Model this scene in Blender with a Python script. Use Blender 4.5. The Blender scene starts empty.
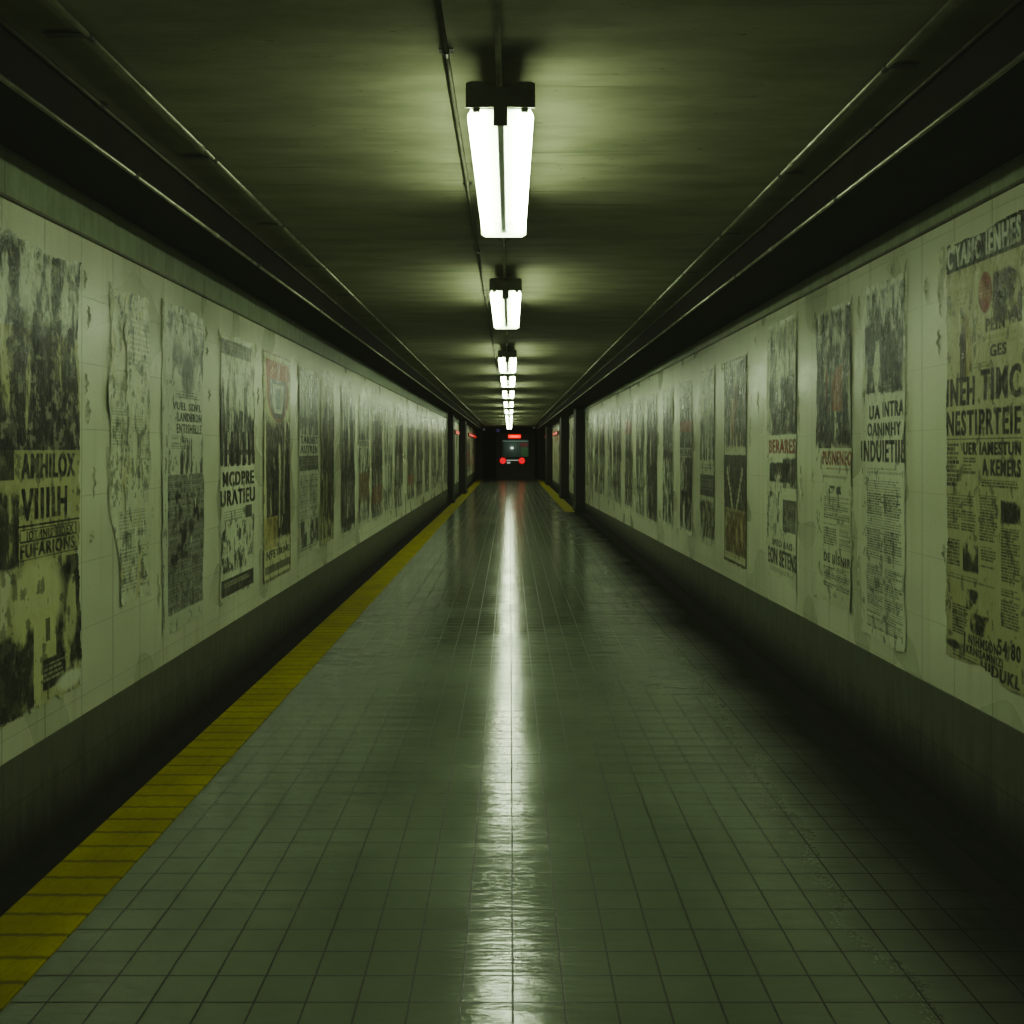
import bpy, bmesh, math, random
import numpy as np

S = bpy.context.scene
COL = S.collection
PI = math.pi

# ------------------------------------------------------------------ layout
F = 850.0                 # focal length in pixels of the 1024 frame
VX, VY = 510.0, 450.0     # vanishing point
EYE = 1.6
XL, XR = -1.86, 1.93      # walls
Y0, Y1 = -2.5, 46.9       # corridor ends
CEIL = 2.83
SOFF = 2.71               # soffit underside at the wall
SOFI = 2.675              # and at its inner edge
SXL, SXR = -1.457, 1.387  # soffit inner edges
LX = -0.03                # light line


def wall_y(px):
    return F * (XL if px < VX else XR) / (px - VX)


def wall_z(px, py):
    X = abs(XL) if px < VX else XR
    return EYE + (VY - py) / abs(px - VX) * X


# ------------------------------------------------------------------ node helpers
class NT:
    def __init__(self, name):
        self.m = bpy.data.materials.new(name)
        self.m.use_nodes = True
        self.t = self.m.node_tree
        self.b = self.t.nodes['Principled BSDF']

    def n(self, kind, **kw):
        nd = self.t.nodes.new(kind)
        for k, v in kw.items():
            if k in nd.inputs:
                nd.inputs[k].default_value = v
            else:
                setattr(nd, k, v)
        return nd

    def link(self, a, b):
        self.t.links.new(a, b)

    def math(self, op, a, b=None, clamp=False):
        nd = self.t.nodes.new('ShaderNodeMath')
        nd.operation = op
        nd.use_clamp = clamp
        for i, v in enumerate((a, b)):
            if v is None:
                continue
            if isinstance(v, (int, float)):
                nd.inputs[i].default_value = v
            else:
                self.link(v, nd.inputs[i])
        return nd.outputs[0]

    def mix(self, fac, a, b, mode='MIX'):
        nd = self.t.nodes.new('ShaderNodeMix')
        nd.data_type = 'RGBA'
        nd.blend_type = mode
        for key, v in ((0, fac), (6, a), (7, b)):
            if isinstance(v, (int, float)):
                nd.inputs[key].default_value = v
            elif isinstance(v, tuple):
                nd.inputs[key].default_value = (*v, 1)
            else:
                self.link(v, nd.inputs[key])
        return nd.outputs[2]

    def ramp(self, v, a, b, lo=0.0, hi=1.0):
        nd = self.t.nodes.new('ShaderNodeMapRange')
        nd.interpolation_type = 'SMOOTHSTEP'
        nd.inputs[1].default_value = a
        nd.inputs[2].default_value = b
        nd.inputs[3].default_value = lo
        nd.inputs[4].default_value = hi
        self.link(v, nd.inputs[0])
        return nd.outputs[0]

    def pos(self, scale=(1, 1, 1), loc=(0, 0, 0)):
        g = self.t.nodes.new('ShaderNodeNewGeometry')
        mp = self.t.nodes.new('ShaderNodeMapping')
        mp.inputs['Scale'].default_value = scale
        mp.inputs['Location'].default_value = loc
        self.link(g.outputs['Position'], mp.inputs[0])
        return mp.outputs[0]

    def noise(self, vec, scale, detail=4, rough=0.55):
        nd = self.t.nodes.new('ShaderNodeTexNoise')
        nd.inputs['Scale'].default_value = scale
        nd.inputs['Detail'].default_value = detail
        nd.inputs['Roughness'].default_value = rough
        self.link(vec, nd.inputs['Vector'])
        return nd.outputs[0]

    def bump(self, h, strength, dist, prev=None):
        nd = self.t.nodes.new('ShaderNodeBump')
        nd.inputs['Strength'].default_value = strength
        nd.inputs['Distance'].default_value = dist
        self.link(h, nd.inputs['Height'])
        if prev is not None:
            self.link(prev, nd.inputs['Normal'])
        return nd.outputs[0]

    def set(self, **kw):
        names = dict(color='Base Color', rough='Roughness', metal='Metallic', normal='Normal', spec='Specular IOR Level',
                     ecol='Emission Color', estr='Emission Strength', coat='Coat Weight', crough='Coat Roughness',
                     trans='Transmission Weight', ior='IOR')
        for k, v in kw.items():
            s = self.b.inputs[names[k]]
            if isinstance(v, tuple):
                s.default_value = (*v, 1)
            elif isinstance(v, (int, float)):
                s.default_value = v
            else:
                self.link(v, s)
        return self.m


def simple(name, color, rough=0.6, metal=0.0, nscale=14, var=0.25, bump=0.15, dist=0.004):
    t = NT(name)
    p = t.pos()
    n = t.noise(p, nscale, 5)
    c = t.mix(t.ramp(n, .3, .7), tuple(x * (1 - var) for x in color), tuple(min(1, x * (1 + var)) for x in color))
    return t.set(color=c, rough=rough, metal=metal, normal=t.bump(n, bump, dist))


def emit(name, color, strength):
    t = NT(name)
    p = t.pos()
    n = t.noise(p, 3.0, 2)
    c = t.mix(t.ramp(n, .3, .7), tuple(x * .94 for x in color), color)
    return t.set(color=(0.5, 0.5, 0.5), ecol=c, estr=strength)


LIGHT = (0.86, 1.0, 0.62)
M = {}
M['tube'] = emit('glowing_tube', (0.83, 1.0, 0.665), 19.0)
M['white_enamel'] = simple('white_enamel', (0.72, 0.76, 0.66), 0.4, var=.06)
M['housing'] = simple('grey_enamel', (0.32, 0.34, 0.27), 0.5, var=.15)
M['dark_metal'] = simple('dark_metal', (0.05, 0.055, 0.04), 0.45, 0.4)
M['pipe_steel'] = simple('galvanised_pipe', (0.42, 0.42, 0.33), 0.38, 0.75)
M['pipe_dull'] = simple('painted_pipe', (0.12, 0.12, 0.08), 0.5, 0.3)
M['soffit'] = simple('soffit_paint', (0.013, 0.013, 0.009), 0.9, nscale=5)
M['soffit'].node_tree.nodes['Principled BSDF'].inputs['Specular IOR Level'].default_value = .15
M['black'] = simple('black_paint', (0.012, 0.013, 0.010), 0.95)
M['black'].node_tree.nodes['Principled BSDF'].inputs['Specular IOR Level'].default_value = .1
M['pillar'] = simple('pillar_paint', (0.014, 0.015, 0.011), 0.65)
M['train_body'] = simple('train_body', (0.12, 0.125, 0.09), 0.5, 0.1)
M['train_trim'] = simple('train_trim', (0.30, 0.33, 0.28), 0.4, 0.4)
M['rubber'] = simple('black_rubber', (0.012, 0.012, 0.012), 0.7)
M['red_lamp'] = emit('red_lamp', (1.0, 0.01, 0.03), 0.5)
M['red_sign'] = emit('red_sign', (1.0, 0.02, 0.008), 1.0)
M['red_text'] = emit('sign_text', (1.0, 0.08, 0.04), 1.4)
M['red_reflection_strip'] = emit('red_reflection_strip', (1.0, 0.02, 0.03), 0.35)
M['blue_lamp'] = emit('blue_lamp', (0.12, 0.10, 0.9), 0.05)
M['pale_lamp'] = emit('pale_lamp', (0.7, 0.8, 0.8), 0.06)
M['caught_light'] = emit('caught_light_glow', (0.75, 0.85, 0.75), 0.25)  # glow standing for light caught on the rail and number plate
M['train_ceiling'] = emit('train_ceiling_light', (0.40, 0.60, 0.50), 0.16)
M['train_inside'] = emit('train_inside', (0.05, 0.13, 0.08), 0.05)
M['train_seat'] = emit('train_green_panel', (0.10, 0.26, 0.10), 0.13)
M['train_redpanel'] = emit('train_red_panel', (0.55, 0.05, 0.06), 0.12)
M['train_spot'] = emit('train_spot', (0.9, 1.0, 0.85), 0.7)


def glass_mat():
    t = NT('train_glass')
    n = t.noise(t.pos(), 3)
    return t.set(color=t.mix(n, (0.75, 0.85, 0.8), (0.85, 0.95, 0.9)), rough=0.05, trans=1.0, ior=1.02)


M['glass'] = glass_mat()


def wall_mat():
    t = NT('painted_wall_tile')
    g = t.n('ShaderNodeNewGeometry')
    sx = t.n('ShaderNodeSeparateXYZ')
    t.link(g.outputs['Position'], sx.inputs[0])
    cx = t.n('ShaderNodeCombineXYZ')
    t.link(t.math('MULTIPLY', t.math('ADD', sx.outputs['Y'], 0.08), .33), cx.inputs[0])
    t.link(t.math('ADD', sx.outputs['Z'], 0.05), cx.inputs[1])
    br = t.n('ShaderNodeTexBrick', offset=0.0, squash=1.0)
    br.inputs['Scale'].default_value = 1.0
    br.inputs['Mortar Size'].default_value = 0.0017
    br.inputs['Mortar Smooth'].default_value = 0.3
    br.inputs['Brick Width'].default_value = 0.0957
    br.inputs['Row Height'].default_value = 0.29
    t.link(cx.outputs[0], br.inputs['Vector'])
    p = t.pos()
    big = t.noise(p, 1.6, 1.5, .4)
    drip = t.noise(t.pos((1, 7, .30)), 2.4, 2, .5)
    fine = t.noise(p, 42, 4, .7)
    micro = t.noise(p, 160, 2, .6)
    c = t.mix(t.ramp(big, .3, .7), (0.46, 0.49, 0.36), (0.58, 0.61, 0.46))
    c = t.mix(t.ramp(drip, .50, .80, 0, .28), c, (0.30, 0.29, 0.13))
    c = t.mix(t.ramp(fine, .50, .80, 0, .22), c, (0.34, 0.36, 0.22))
    c = t.mix(t.math('MULTIPLY', br.outputs['Fac'], .34), c, (0.12, 0.13, 0.07))
    h = t.math('ADD', t.math('MULTIPLY', br.outputs['Fac'], -.6), t.math('ADD', t.math('MULTIPLY', fine, .35), t.math('MULTIPLY', big, 1.4)))
    nm = t.bump(h, .6, .007)
    nm = t.bump(micro, .12, .002, nm)
    return t.set(color=c, rough=t.ramp(big, .3, .7, .24, .40), normal=nm, spec=.6)


def band_mat(name, ca, cb, rough=.55, painted_shade=False):
    """dark painted tile: wainscot and the strip under the soffit"""
    t = NT(name)
    g = t.n('ShaderNodeNewGeometry')
    sx = t.n('ShaderNodeSeparateXYZ')
    t.link(g.outputs['Position'], sx.inputs[0])
    cx = t.n('ShaderNodeCombineXYZ')
    t.link(t.math('ADD', sx.outputs['Y'], 0.08), cx.inputs[0])
    t.link(sx.outputs['Z'], cx.inputs[1])
    br = t.n('ShaderNodeTexBrick', offset=0.0)
    br.inputs['Scale'].default_value = 1.0
    br.inputs['Mortar Size'].default_value = 0.003
    br.inputs['Brick Width'].default_value = 0.29
    br.inputs['Row Height'].default_value = 0.27
    t.link(cx.outputs[0], br.inputs['Vector'])
    n = t.noise(t.pos((1, 3, .8)), 6, 6, .62)
    c = t.mix(t.ramp(n, .3, .72), ca, cb)
    c = t.mix(t.math('MULTIPLY', br.outputs['Fac'], .5), c, tuple(x * .25 for x in ca))
    if painted_shade:     # shade at the wall foot painted into the colour, broken up by noise
        zz = t.math('ADD', sx.outputs['Z'], t.math('MULTIPLY', t.math('SUBTRACT', n, .5), .22))
        c = t.mix(t.ramp(zz, .36, .04, 0, .95), c, (0.010, 0.011, 0.008))
    h = t.math('SUBTRACT', t.math('MULTIPLY', n, .6), br.outputs['Fac'])
    return t.set(color=c, rough=rough, normal=t.bump(h, .3, .004), spec=.3)


def ceiling_mat():
    t = NT('ceiling_concrete')
    p = t.pos((1, 3.5, 1))
    n1 = t.noise(p, 2.0, 7, .6)
    n2 = t.noise(t.pos((.25, 6, 1)), 3.0, 4, .6)
    n3 = t.noise(t.pos(), 60, 3, .6)
    c = t.mix(t.ramp(n1, .3, .7), (0.185, 0.192, 0.118), (0.265, 0.272, 0.178))
    c = t.mix(t.ramp(n2, .60, .72, 0, .5), c, (0.085, 0.09, 0.05))
    pit = t.ramp(t.noise(t.pos((1, 2.2, 1), (3, 5, 0)), 16, 3, .6), .68, .74)
    c = t.mix(t.math('MULTIPLY', pit, .6), c, (0.08, 0.08, 0.045))
    h = t.math('ADD', t.math('MULTIPLY', n2, 1.2), t.math('ADD', t.math('MULTIPLY', n3, .2), t.math('MULTIPLY', pit, -.8)))
    return t.set(color=c, rough=.85, normal=t.bump(h, .35, .006), spec=.2)


def floor_mat():
    t = NT('glazed_floor_tile')
    g = t.n('ShaderNodeNewGeometry')
    sx = t.n('ShaderNodeSeparateXYZ')
    t.link(g.outputs['Position'], sx.inputs[0])
    br = t.n('ShaderNodeTexBrick', offset=0.0)
    br.inputs['Scale'].default_value = 1.0
    br.inputs['Mortar Size'].default_value = 0.0032
    br.inputs['Mortar Smooth'].default_value = 0.1
    br.inputs['Brick Width'].default_value = 0.15
    br.inputs['Row Height'].default_value = 0.125
    br.inputs['Color1'].default_value = (0, 0, 0, 1)
    br.inputs['Color2'].default_value = (1, 1, 1, 1)
    mp = t.pos((1, 1, 0), (-0.008, 0.038, 0))
    t.link(mp, br.inputs['Vector'])
    p = t.pos()
    n1 = t.noise(p, 1.1, 6, .62)
    n2 = t.noise(p, 75, 4, .6)
    n3 = t.noise(t.pos((1, 1, 1), (4, 9, 0)), 190, 3, .6)
    tile = t.n('ShaderNodeSeparateColor')
    t.link(br.outputs['Color'], tile.inputs[0])
    c = t.mix(t.ramp(n1, .3, .7), (0.150, 0.186, 0.132), (0.205, 0.246, 0.178))
    c = t.mix(t.math('MULTIPLY', tile.outputs[0], .22), c, (0.145, 0.175, 0.125))
    c = t.mix(t.ramp(n2, .55, .8, 0, .12), c, (0.09, 0.11, 0.066))
    # shade along the right-hand edge, painted into the floor colour and gloss
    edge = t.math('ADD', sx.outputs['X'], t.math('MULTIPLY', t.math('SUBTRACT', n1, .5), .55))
    painted_shade = t.ramp(edge, .95, 1.72)
    c = t.mix(t.math('MULTIPLY', painted_shade, .93), c, (0.012, 0.013, 0.009))
    c = t.mix(t.math('MULTIPLY', br.outputs['Fac'], .95), c, (0.012, 0.016, 0.009))
    rough = t.math('ADD', t.ramp(n1, .3, .7, .09, .17), t.math('MULTIPLY', t.ramp(n2, .45, .75), .08))
    rough = t.math('ADD', rough, t.math('MULTIPLY', painted_shade, .4), True)
    rough = t.math('ADD', rough, t.math('MULTIPLY', br.outputs['Fac'], .25), True)
    h = t.math('SUBTRACT', t.math('MULTIPLY', n2, .18), br.outputs['Fac'])
    nm = t.bump(h, .45, .0024)
    nm = t.bump(t.noise(t.pos((.5, 3.2, 1)), 3.2, 4, .6), .42, .012, nm)
    nm = t.bump(t.noise(t.pos((1, 1.2, 1)), 30, 3, .6), .16, .003, nm)
    nm = t.bump(n3, .10, .0012, nm)
    spec = t.math('MULTIPLY', t.math('SUBTRACT', 1.0, painted_shade), .62)
    return t.set(color=c, rough=rough, normal=nm, spec=spec)


def yellow_mat():
    t = NT('yellow_tactile')
    p = t.pos()
    n1 = t.noise(p, 3.0, 6, .65)
    n2 = t.noise(p, 70, 4, .6)
    c = t.mix(t.ramp(n1, .3, .7), (0.26, 0.23, 0.012), (0.39, 0.345, 0.013))
    c = t.mix(t.ramp(n2, .45, .8, 0, .45), c, (0.16, 0.12, 0.01))
    g = t.n('ShaderNodeNewGeometry')
    sx = t.n('ShaderNodeSeparateXYZ')
    t.link(g.outputs['Position'], sx.inputs[0])
    fr = t.math('FRACT', t.math('MULTIPLY', t.math('ADD', sx.outputs['Y'], .02), 8.0))
    joint = t.ramp(t.math('ABSOLUTE', t.math('SUBTRACT', fr, .5)), .12, .02)
    c = t.mix(t.math('MULTIPLY', joint, .62), c, (0.05, 0.04, 0.008))
    h = t.math('SUBTRACT', t.math('MULTIPLY', n2, .5), joint)
    return t.set(color=c, rough=.65, normal=t.bump(h, .4, .004), spec=.3)


def poster_mat(name, bump=.65):
    t = NT(name)
    a = t.n('ShaderNodeVertexColor', layer_name='print')
    p = t.pos()
    n1 = t.noise(t.pos((1, 1.4, .6)), 14, 6, .65)
    n2 = t.noise(p, 90, 3, .6)
    c = t.mix(t.ramp(n2, .5, .85, 0, .22), a.outputs['Color'], (0.33, 0.34, 0.21))
    nm = t.bump(t.math('ADD', n1, t.math('MULTIPLY', n2, .12)), bump, .012)
    # damp seeping down from the top leaves the upper paper shiny
    g = t.n('ShaderNodeNewGeometry')
    sx = t.n('ShaderNodeSeparateXYZ')
    t.link(g.outputs['Position'], sx.inputs[0])
    wet = t.ramp(t.math('ADD', sx.outputs['Z'], t.math('MULTIPLY', t.math('SUBTRACT', t.noise(t.pos((1, 1.5, .5)), 4, 5, .65), .5), 1.6)), 1.75, 2.35)
    spec = t.math('ADD', t.math('MULTIPLY', wet, .30), .24)
    rough = t.math('SUBTRACT', t.ramp(n1, .3, .7, .28, .46), t.math('MULTIPLY', wet, .10))
    return t.set(color=c, rough=rough, normal=nm, spec=spec)


M['wall'] = wall_mat()
M['wainscot'] = band_mat('wainscot_tile', (0.085, 0.097, 0.062), (0.115, 0.130, 0.085), .6, True)
M['band'] = band_mat('upper_band_tile', (0.19, 0.235, 0.15), (0.27, 0.32, 0.21), .5)
M['ceiling'] = ceiling_mat()
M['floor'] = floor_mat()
M['yellow'] = yellow_mat()
M['poster'] = poster_mat('printed_paper')


# ------------------------------------------------------------------ object helpers
def obj(name, bm, mat, parent=None, smooth=False):
    me = bpy.data.meshes.new(name)
    bm.normal_update()
    bm.to_mesh(me)
    bm.free()
    if smooth:
        me.polygons.foreach_set('use_smooth', [True] * len(me.polygons))
    me.materials.append(M[mat])
    o = bpy.data.objects.new(name, me)
    COL.objects.link(o)
    if parent:
        o.parent = parent
    return o


def empty(name, loc):
    o = bpy.data.objects.new(name, None)
    o.location = loc
    o.empty_display_size = .1
    COL.objects.link(o)
    return o


def tag(o, label, cat, group=None):
    o['label'] = label
    o['category'] = cat
    if group:
        o['group'] = group
    return o


def struct(o):
    o['kind'] = 'structure'
    return o


def add_box(bm, x0, x1, y0, y1, z0, z1, bev=0.0):
    r = bmesh.ops.create_cube(bm, size=1.0)
    for v in r['verts']:
        v.co.x = x0 + (v.co.x + .5) * (x1 - x0)
        v.co.y = y0 + (v.co.y + .5) * (y1 - y0)
        v.co.z = z0 + (v.co.z + .5) * (z1 - z0)
    if bev:
        es = list({e for v in r['verts'] for e in v.link_edges})
        bmesh.ops.bevel(bm, geom=es, offset=bev, segments=2, affect='EDGES', profile=.5)
    return bm


def box(x0, x1, y0, y1, z0, z1, bev=0.0):
    return add_box(bmesh.new(), x0, x1, y0, y1, z0, z1, bev)


def add_tube(bm, a, b, r, seg=12):
    """closed round bar between two points"""
    from mathutils import Vector
    a, b = Vector(a), Vector(b)
    d = (b - a).normalized()
    up = Vector((0, 0, 1)) if abs(d.z) < .9 else Vector((1, 0, 0))
    u = d.cross(up).normalized()
    w = d.cross(u)
    A = [bm.verts.new(a + r * (math.cos(2 * PI * i / seg) * u + math.sin(2 * PI * i / seg) * w)) for i in range(seg)]
    B = [bm.verts.new(b + r * (math.cos(2 * PI * i / seg) * u + math.sin(2 * PI * i / seg) * w)) for i in range(seg)]
    for i in range(seg):
        j = (i + 1) % seg
        bm.faces.new((A[i], A[j], B[j], B[i]))
    bm.faces.new(A[::-1])
    bm.faces.new(B)
    return bm


def tube(a, b, r, seg=12):
    return add_tube(bmesh.new(), a, b, r, seg)


def prism_y(poly, y0, y1):
    """extrude a polygon in the x-z plane along y"""
    bm = bmesh.new()
    A = [bm.verts.new((x, y0, z)) for x, z in poly]
    B = [bm.verts.new((x, y1, z)) for x, z in poly]
    n = len(poly)
    for i in range(n):
        j = (i + 1) % n
        bm.faces.new((A[i], A[j], B[j], B[i]))
    bm.faces.new(A[::-1])
    bm.faces.new(B)
    bmesh.ops.recalc_face_normals(bm, faces=bm.faces)
    return bm


# ------------------------------------------------------------------ the shell
T = .25
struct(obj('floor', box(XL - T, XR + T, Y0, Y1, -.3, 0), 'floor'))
struct(obj('ceiling', box(XL - T, XR + T, Y0, Y1 + 1.2, CEIL, CEIL + .25), 'ceiling'))
struct(obj('wall_left', box(XL - T, XL, Y0, Y1, 0, CEIL), 'wall'))
struct(obj('wall_right', box(XR, XR + T, Y0, Y1, 0, CEIL), 'wall'))
struct(obj('wall_back', box(XL - T, XR + T, Y0 - .2, Y0, -.3, CEIL + .25), 'soffit'))

# wainscot: level on the left, sinking with distance on the right
struct(obj('baseboard_left', prism_y([(XL, 0), (XL + .006, 0), (XL + .006, .447), (XL, .447)], Y0, Y1), 'wainscot'))
bm = bmesh.new()
pts = []
for y, z in ((Y0, .586 + .0154 * 2.5), (21.7, .586 - .0154 * 21.7), (Y1, .252)):
    pts.append([bm.verts.new((XR, y, 0)), bm.verts.new((XR - .006, y, 0)), bm.verts.new((XR - .006, y, z - .002)), bm.verts.new((XR - .005, y, z)), bm.verts.new((XR, y, z))])
for A, B in zip(pts, pts[1:]):
    for i in range(5):
        j = (i + 1) % 5
        bm.faces.new((A[i], A[j], B[j], B[i]))
bm.faces.new(pts[0]); bm.faces.new(pts[-1][::-1])
bmesh.ops.recalc_face_normals(bm, faces=bm.faces)
struct(obj('baseboard_right', bm, 'wainscot'))
# added coved kerb, black for the shade at the foot of each wall
def added_cove(x, s):
    pr = [(x, 0.0), (x + s * .115, 0.0), (x + s * .115, .006)]
    for k in range(6):
        a = PI / 2 * k / 5
        pr.append((x + s * (.115 - .085 * math.sin(a)), .006 + .05 * (1 - math.cos(a))))
    pr.append((x, .06))
    return pr
struct(obj('added_shade_kerb_1', prism_y(added_cove(XL + .006, 1), Y0, Y1), 'black'))
struct(obj('added_shade_kerb_2', prism_y(added_cove(XR - .006, -1), Y0, Y1), 'black'))
# darker tile band above the white wall, with a thin lip under it
struct(obj('trim_3', prism_y([(XL, 2.535), (XL + .012, 2.535), (XL + .012, SOFF), (XL, SOFF)], Y0, Y1), 'band'))
struct(obj('trim_4', prism_y([(XR, 2.615), (XR - .012, 2.615), (XR - .012, SOFF), (XR, SOFF)], Y0, Y1), 'band'))
struct(obj('trim_5', box(XL, XL + .018, Y0, Y1, 2.525, 2.535), 'pipe_dull'))
struct(obj('trim_6', box(XR - .018, XR, Y0, Y1, 2.605, 2.615), 'pipe_dull'))
# boxed soffits
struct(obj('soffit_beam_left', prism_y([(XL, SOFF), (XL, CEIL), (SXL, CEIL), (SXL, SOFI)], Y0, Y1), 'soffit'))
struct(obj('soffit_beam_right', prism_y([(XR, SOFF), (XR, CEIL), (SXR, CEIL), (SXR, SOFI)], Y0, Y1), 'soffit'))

# pillars standing out from the walls near the far end
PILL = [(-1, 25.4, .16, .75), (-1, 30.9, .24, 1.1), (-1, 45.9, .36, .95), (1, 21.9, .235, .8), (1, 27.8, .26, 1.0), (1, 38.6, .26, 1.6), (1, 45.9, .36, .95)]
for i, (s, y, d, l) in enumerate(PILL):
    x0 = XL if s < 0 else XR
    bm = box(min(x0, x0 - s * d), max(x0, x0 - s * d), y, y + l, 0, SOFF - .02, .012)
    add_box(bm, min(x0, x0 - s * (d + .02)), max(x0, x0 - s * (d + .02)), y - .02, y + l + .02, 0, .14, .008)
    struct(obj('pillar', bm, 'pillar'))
# portal header and the dark track space behind
struct(obj('beam_header', box(SXL, SXR, 45.9, 46.85, 2.52, CEIL, .01), 'black'))
struct(obj('floor_track_bed', box(-4, 4.2, Y1, 66, -1.3, -1.0), 'black'))
struct(obj('wall_track_left', box(-4.2, -4, Y1, 66, -1.0, 4.2), 'black'))
struct(obj('wall_track_right', box(4.2, 4.4, Y1, 66, -1.0, 4.2), 'black'))
struct(obj('wall_track_end', box(-4.2, 4.4, 66, 66.2, -1.3, 4.2), 'black'))
struct(obj('ceiling_track', box(-4.2, 4.4, Y1 + 1.2, 66, 4.0, 4.2), 'black'))

# yellow tactile strips with raised ribs
def strip(x0, x1, ya, yb, label):
    bm = box(x0, x1, ya, yb, 0, .006)
    n = int((yb - ya) / .5)
    for k in range(4):      # low ridges along the strip
        xx = x0 + (k + .5) * (x1 - x0) / 4
        add_box(bm, xx - .022, xx + .022, ya + .01, yb - .01, .005, .0075)
    o = obj('tactile_strip', bm, 'yellow')
    return tag(o, label, 'tactile paving', 'yellow tactile strips on the floor')


strip(-1.752, -1.45, -2.0, Y1 - .05, 'long yellow tactile strip running down the floor beside the left wall')
strip(1.42, 1.735, 21.9, Y1 - .05, 'short yellow tactile strip on the floor at the far end by right pillars')

# ------------------------------------------------------------------ ceiling conduits
def conduit(x, z, r, mat, label, step, phase, kind='saddle', ya=Y0 + .02, yb=45.85, coupl=3.1):
    e = empty('ceiling_conduit', (x, ya, z))
    obj('pipe', tube((0, 0, 0), (0, yb - ya, 0), r, 12), mat, e, True)
    k = 0
    y = phase
    proto = None
    while y < yb - 1 and k < 40:
        if proto is None:
            bm = tube((0, -.014, 0), (0, .014, 0), r * 1.28, 12)
            if kind == 'saddle':
                add_box(bm, -r * 2.6, r * 2.6, -.014, .014, r * .7, r * 1.02)
            elif kind == 'left_strap':
                add_box(bm, -.13, 0, -.014, .014, r * .55, r * .95)
            elif kind == 'right_strap':
                add_box(bm, 0, .10, -.014, .014, r * .55, r * .95)
            proto = obj('clamp', bm, 'dark_metal', e)
            proto.location = (0, y - ya, 0)
        else:
            c = proto.copy(); COL.objects.link(c); c.parent = e; c.location = (0, y - ya, 0)
        y += step; k += 1
    y = phase + .9
    proto = None
    while y < min(yb - 1, 24):
        if proto is None:
            proto = obj('coupling', tube((0, -.03, 0), (0, .03, 0), r * 1.22, 12), mat, e, True)
            proto.location = (0, y - ya, 0)
        else:
            c = proto.copy(); COL.objects.link(c); c.parent = e; c.location = (0, y - ya, 0)
        y += coupl
    return tag(e, label, 'pipe', 'conduits under the ceiling')


conduit(-1.235, CEIL - .016, .0085, 'pipe_steel', 'bright steel conduit clipped to ceiling left of the lights', 1.05, 2.5, 'left_strap')
conduit(SXL + .012, CEIL - .014, .008, 'pipe_dull', 'dull dark conduit in the corner between ceiling and left soffit', 2.2, 3.0)
conduit(SXL + .002, SOFI - .010, .0085, 'pipe_steel', 'steel conduit along the bottom edge of the left soffit', 1.6, 3.3)
conduit(1.195, CEIL - .016, .0085, 'pipe_steel', 'bright steel conduit clipped to ceiling right of the lights', 1.05, 2.7, 'right_strap')
conduit(SXR - .012, CEIL - .014, .008, 'pipe_dull', 'dull dark conduit in the corner between ceiling and right soffit', 2.2, 3.2)
conduit(SXR - .002, SOFI - .010, .0085, 'pipe_steel', 'steel conduit along the bottom edge of the right soffit', 1.6, 3.6)
conduit(LX - .006, CEIL - .018, .0095, 'pipe_steel', 'central conduit on the ceiling feeding the row of fluorescent lights', 2.9, 5.0, coupl=2.9)
conduit(-.195, CEIL - .016, .0085, 'pipe_dull', 'thin dark conduit on the ceiling just left of the fluorescent lights', 1.3, 2.6)

# ------------------------------------------------------------------ fluorescent lights
K = 918.0
LEN = 1.36
near_px = [107, 290, 357, 376, 390.5, 401.5, 409.5, 415.5, 419.5, 422.6, 425.1, 427.1]
depths = [K / (VY - y) for y in near_px]


def make_light():
    e = empty('fluorescent_light', (0, 0, 0))
    zb = EYE + 1.08
    prof = [(-.096, zb), (-.096, zb + .012), (-.066, zb + .070), (-.05, zb + .078), (-.03, zb + .060), (.03, zb + .060), (.05, zb + .078), (.066, zb + .070), (.096, zb + .012), (.096, zb)]
    obj('housing', prism_y(prof, 0, LEN), 'housing', e)
    obj('reflector', box(-.096, .096, .006, LEN - .006, zb - .004, zb - .0005), 'white_enamel', e)
    # gear channel down the middle and the two end plates
    obj('gear_channel', prism_y([(-.018, zb - .005), (-.018, zb - .042), (-.010, zb - .050), (.010, zb - .050), (.018, zb - .042), (.018, zb - .005)], .012, LEN - .012), 'white_enamel', e)
    for y in (0.0, LEN):
        s = -1 if y == 0 else 1
        top = [(.109, zb - .004), (.109, zb + .072), (.095, zb + .078), (.060, zb + .078), (.030, zb + .062)]
        low = [(.022, zb - .002), (.022, zb - .060)] if y == 0 else [(.106, zb - .058), (.085, zb - .070)]
        right = low[::-1] + top
        bm = prism_y(right + [(-x, z) for x, z in right[::-1]], min(y, y + s * .006), max(y, y + s * .006))
        obj('end_plate', bm, 'housing' if y == 0 else 'white_enamel', e)
    for x in (-.076, .076):
        obj('tube', tube((x, .02, zb - .026), (x, LEN - .02, zb - .026), .029, 18), 'tube', e, True)
        for y in (.009, LEN - .009):
            obj('lamp_holder', box(x - .012, x + .012, y - .010, y + .010, zb - .016, zb - .002, .003), 'white_enamel', e)
    for y in (.22, LEN - .22):
        bm = tube((0, y, zb + .050), (0, y, CEIL - .008), .008, 10)
        add_tube(bm, (0, y, CEIL - .012), (0, y, CEIL), .028, 14)
        obj('hanger', bm, 'dark_metal', e)
    return e


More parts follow.
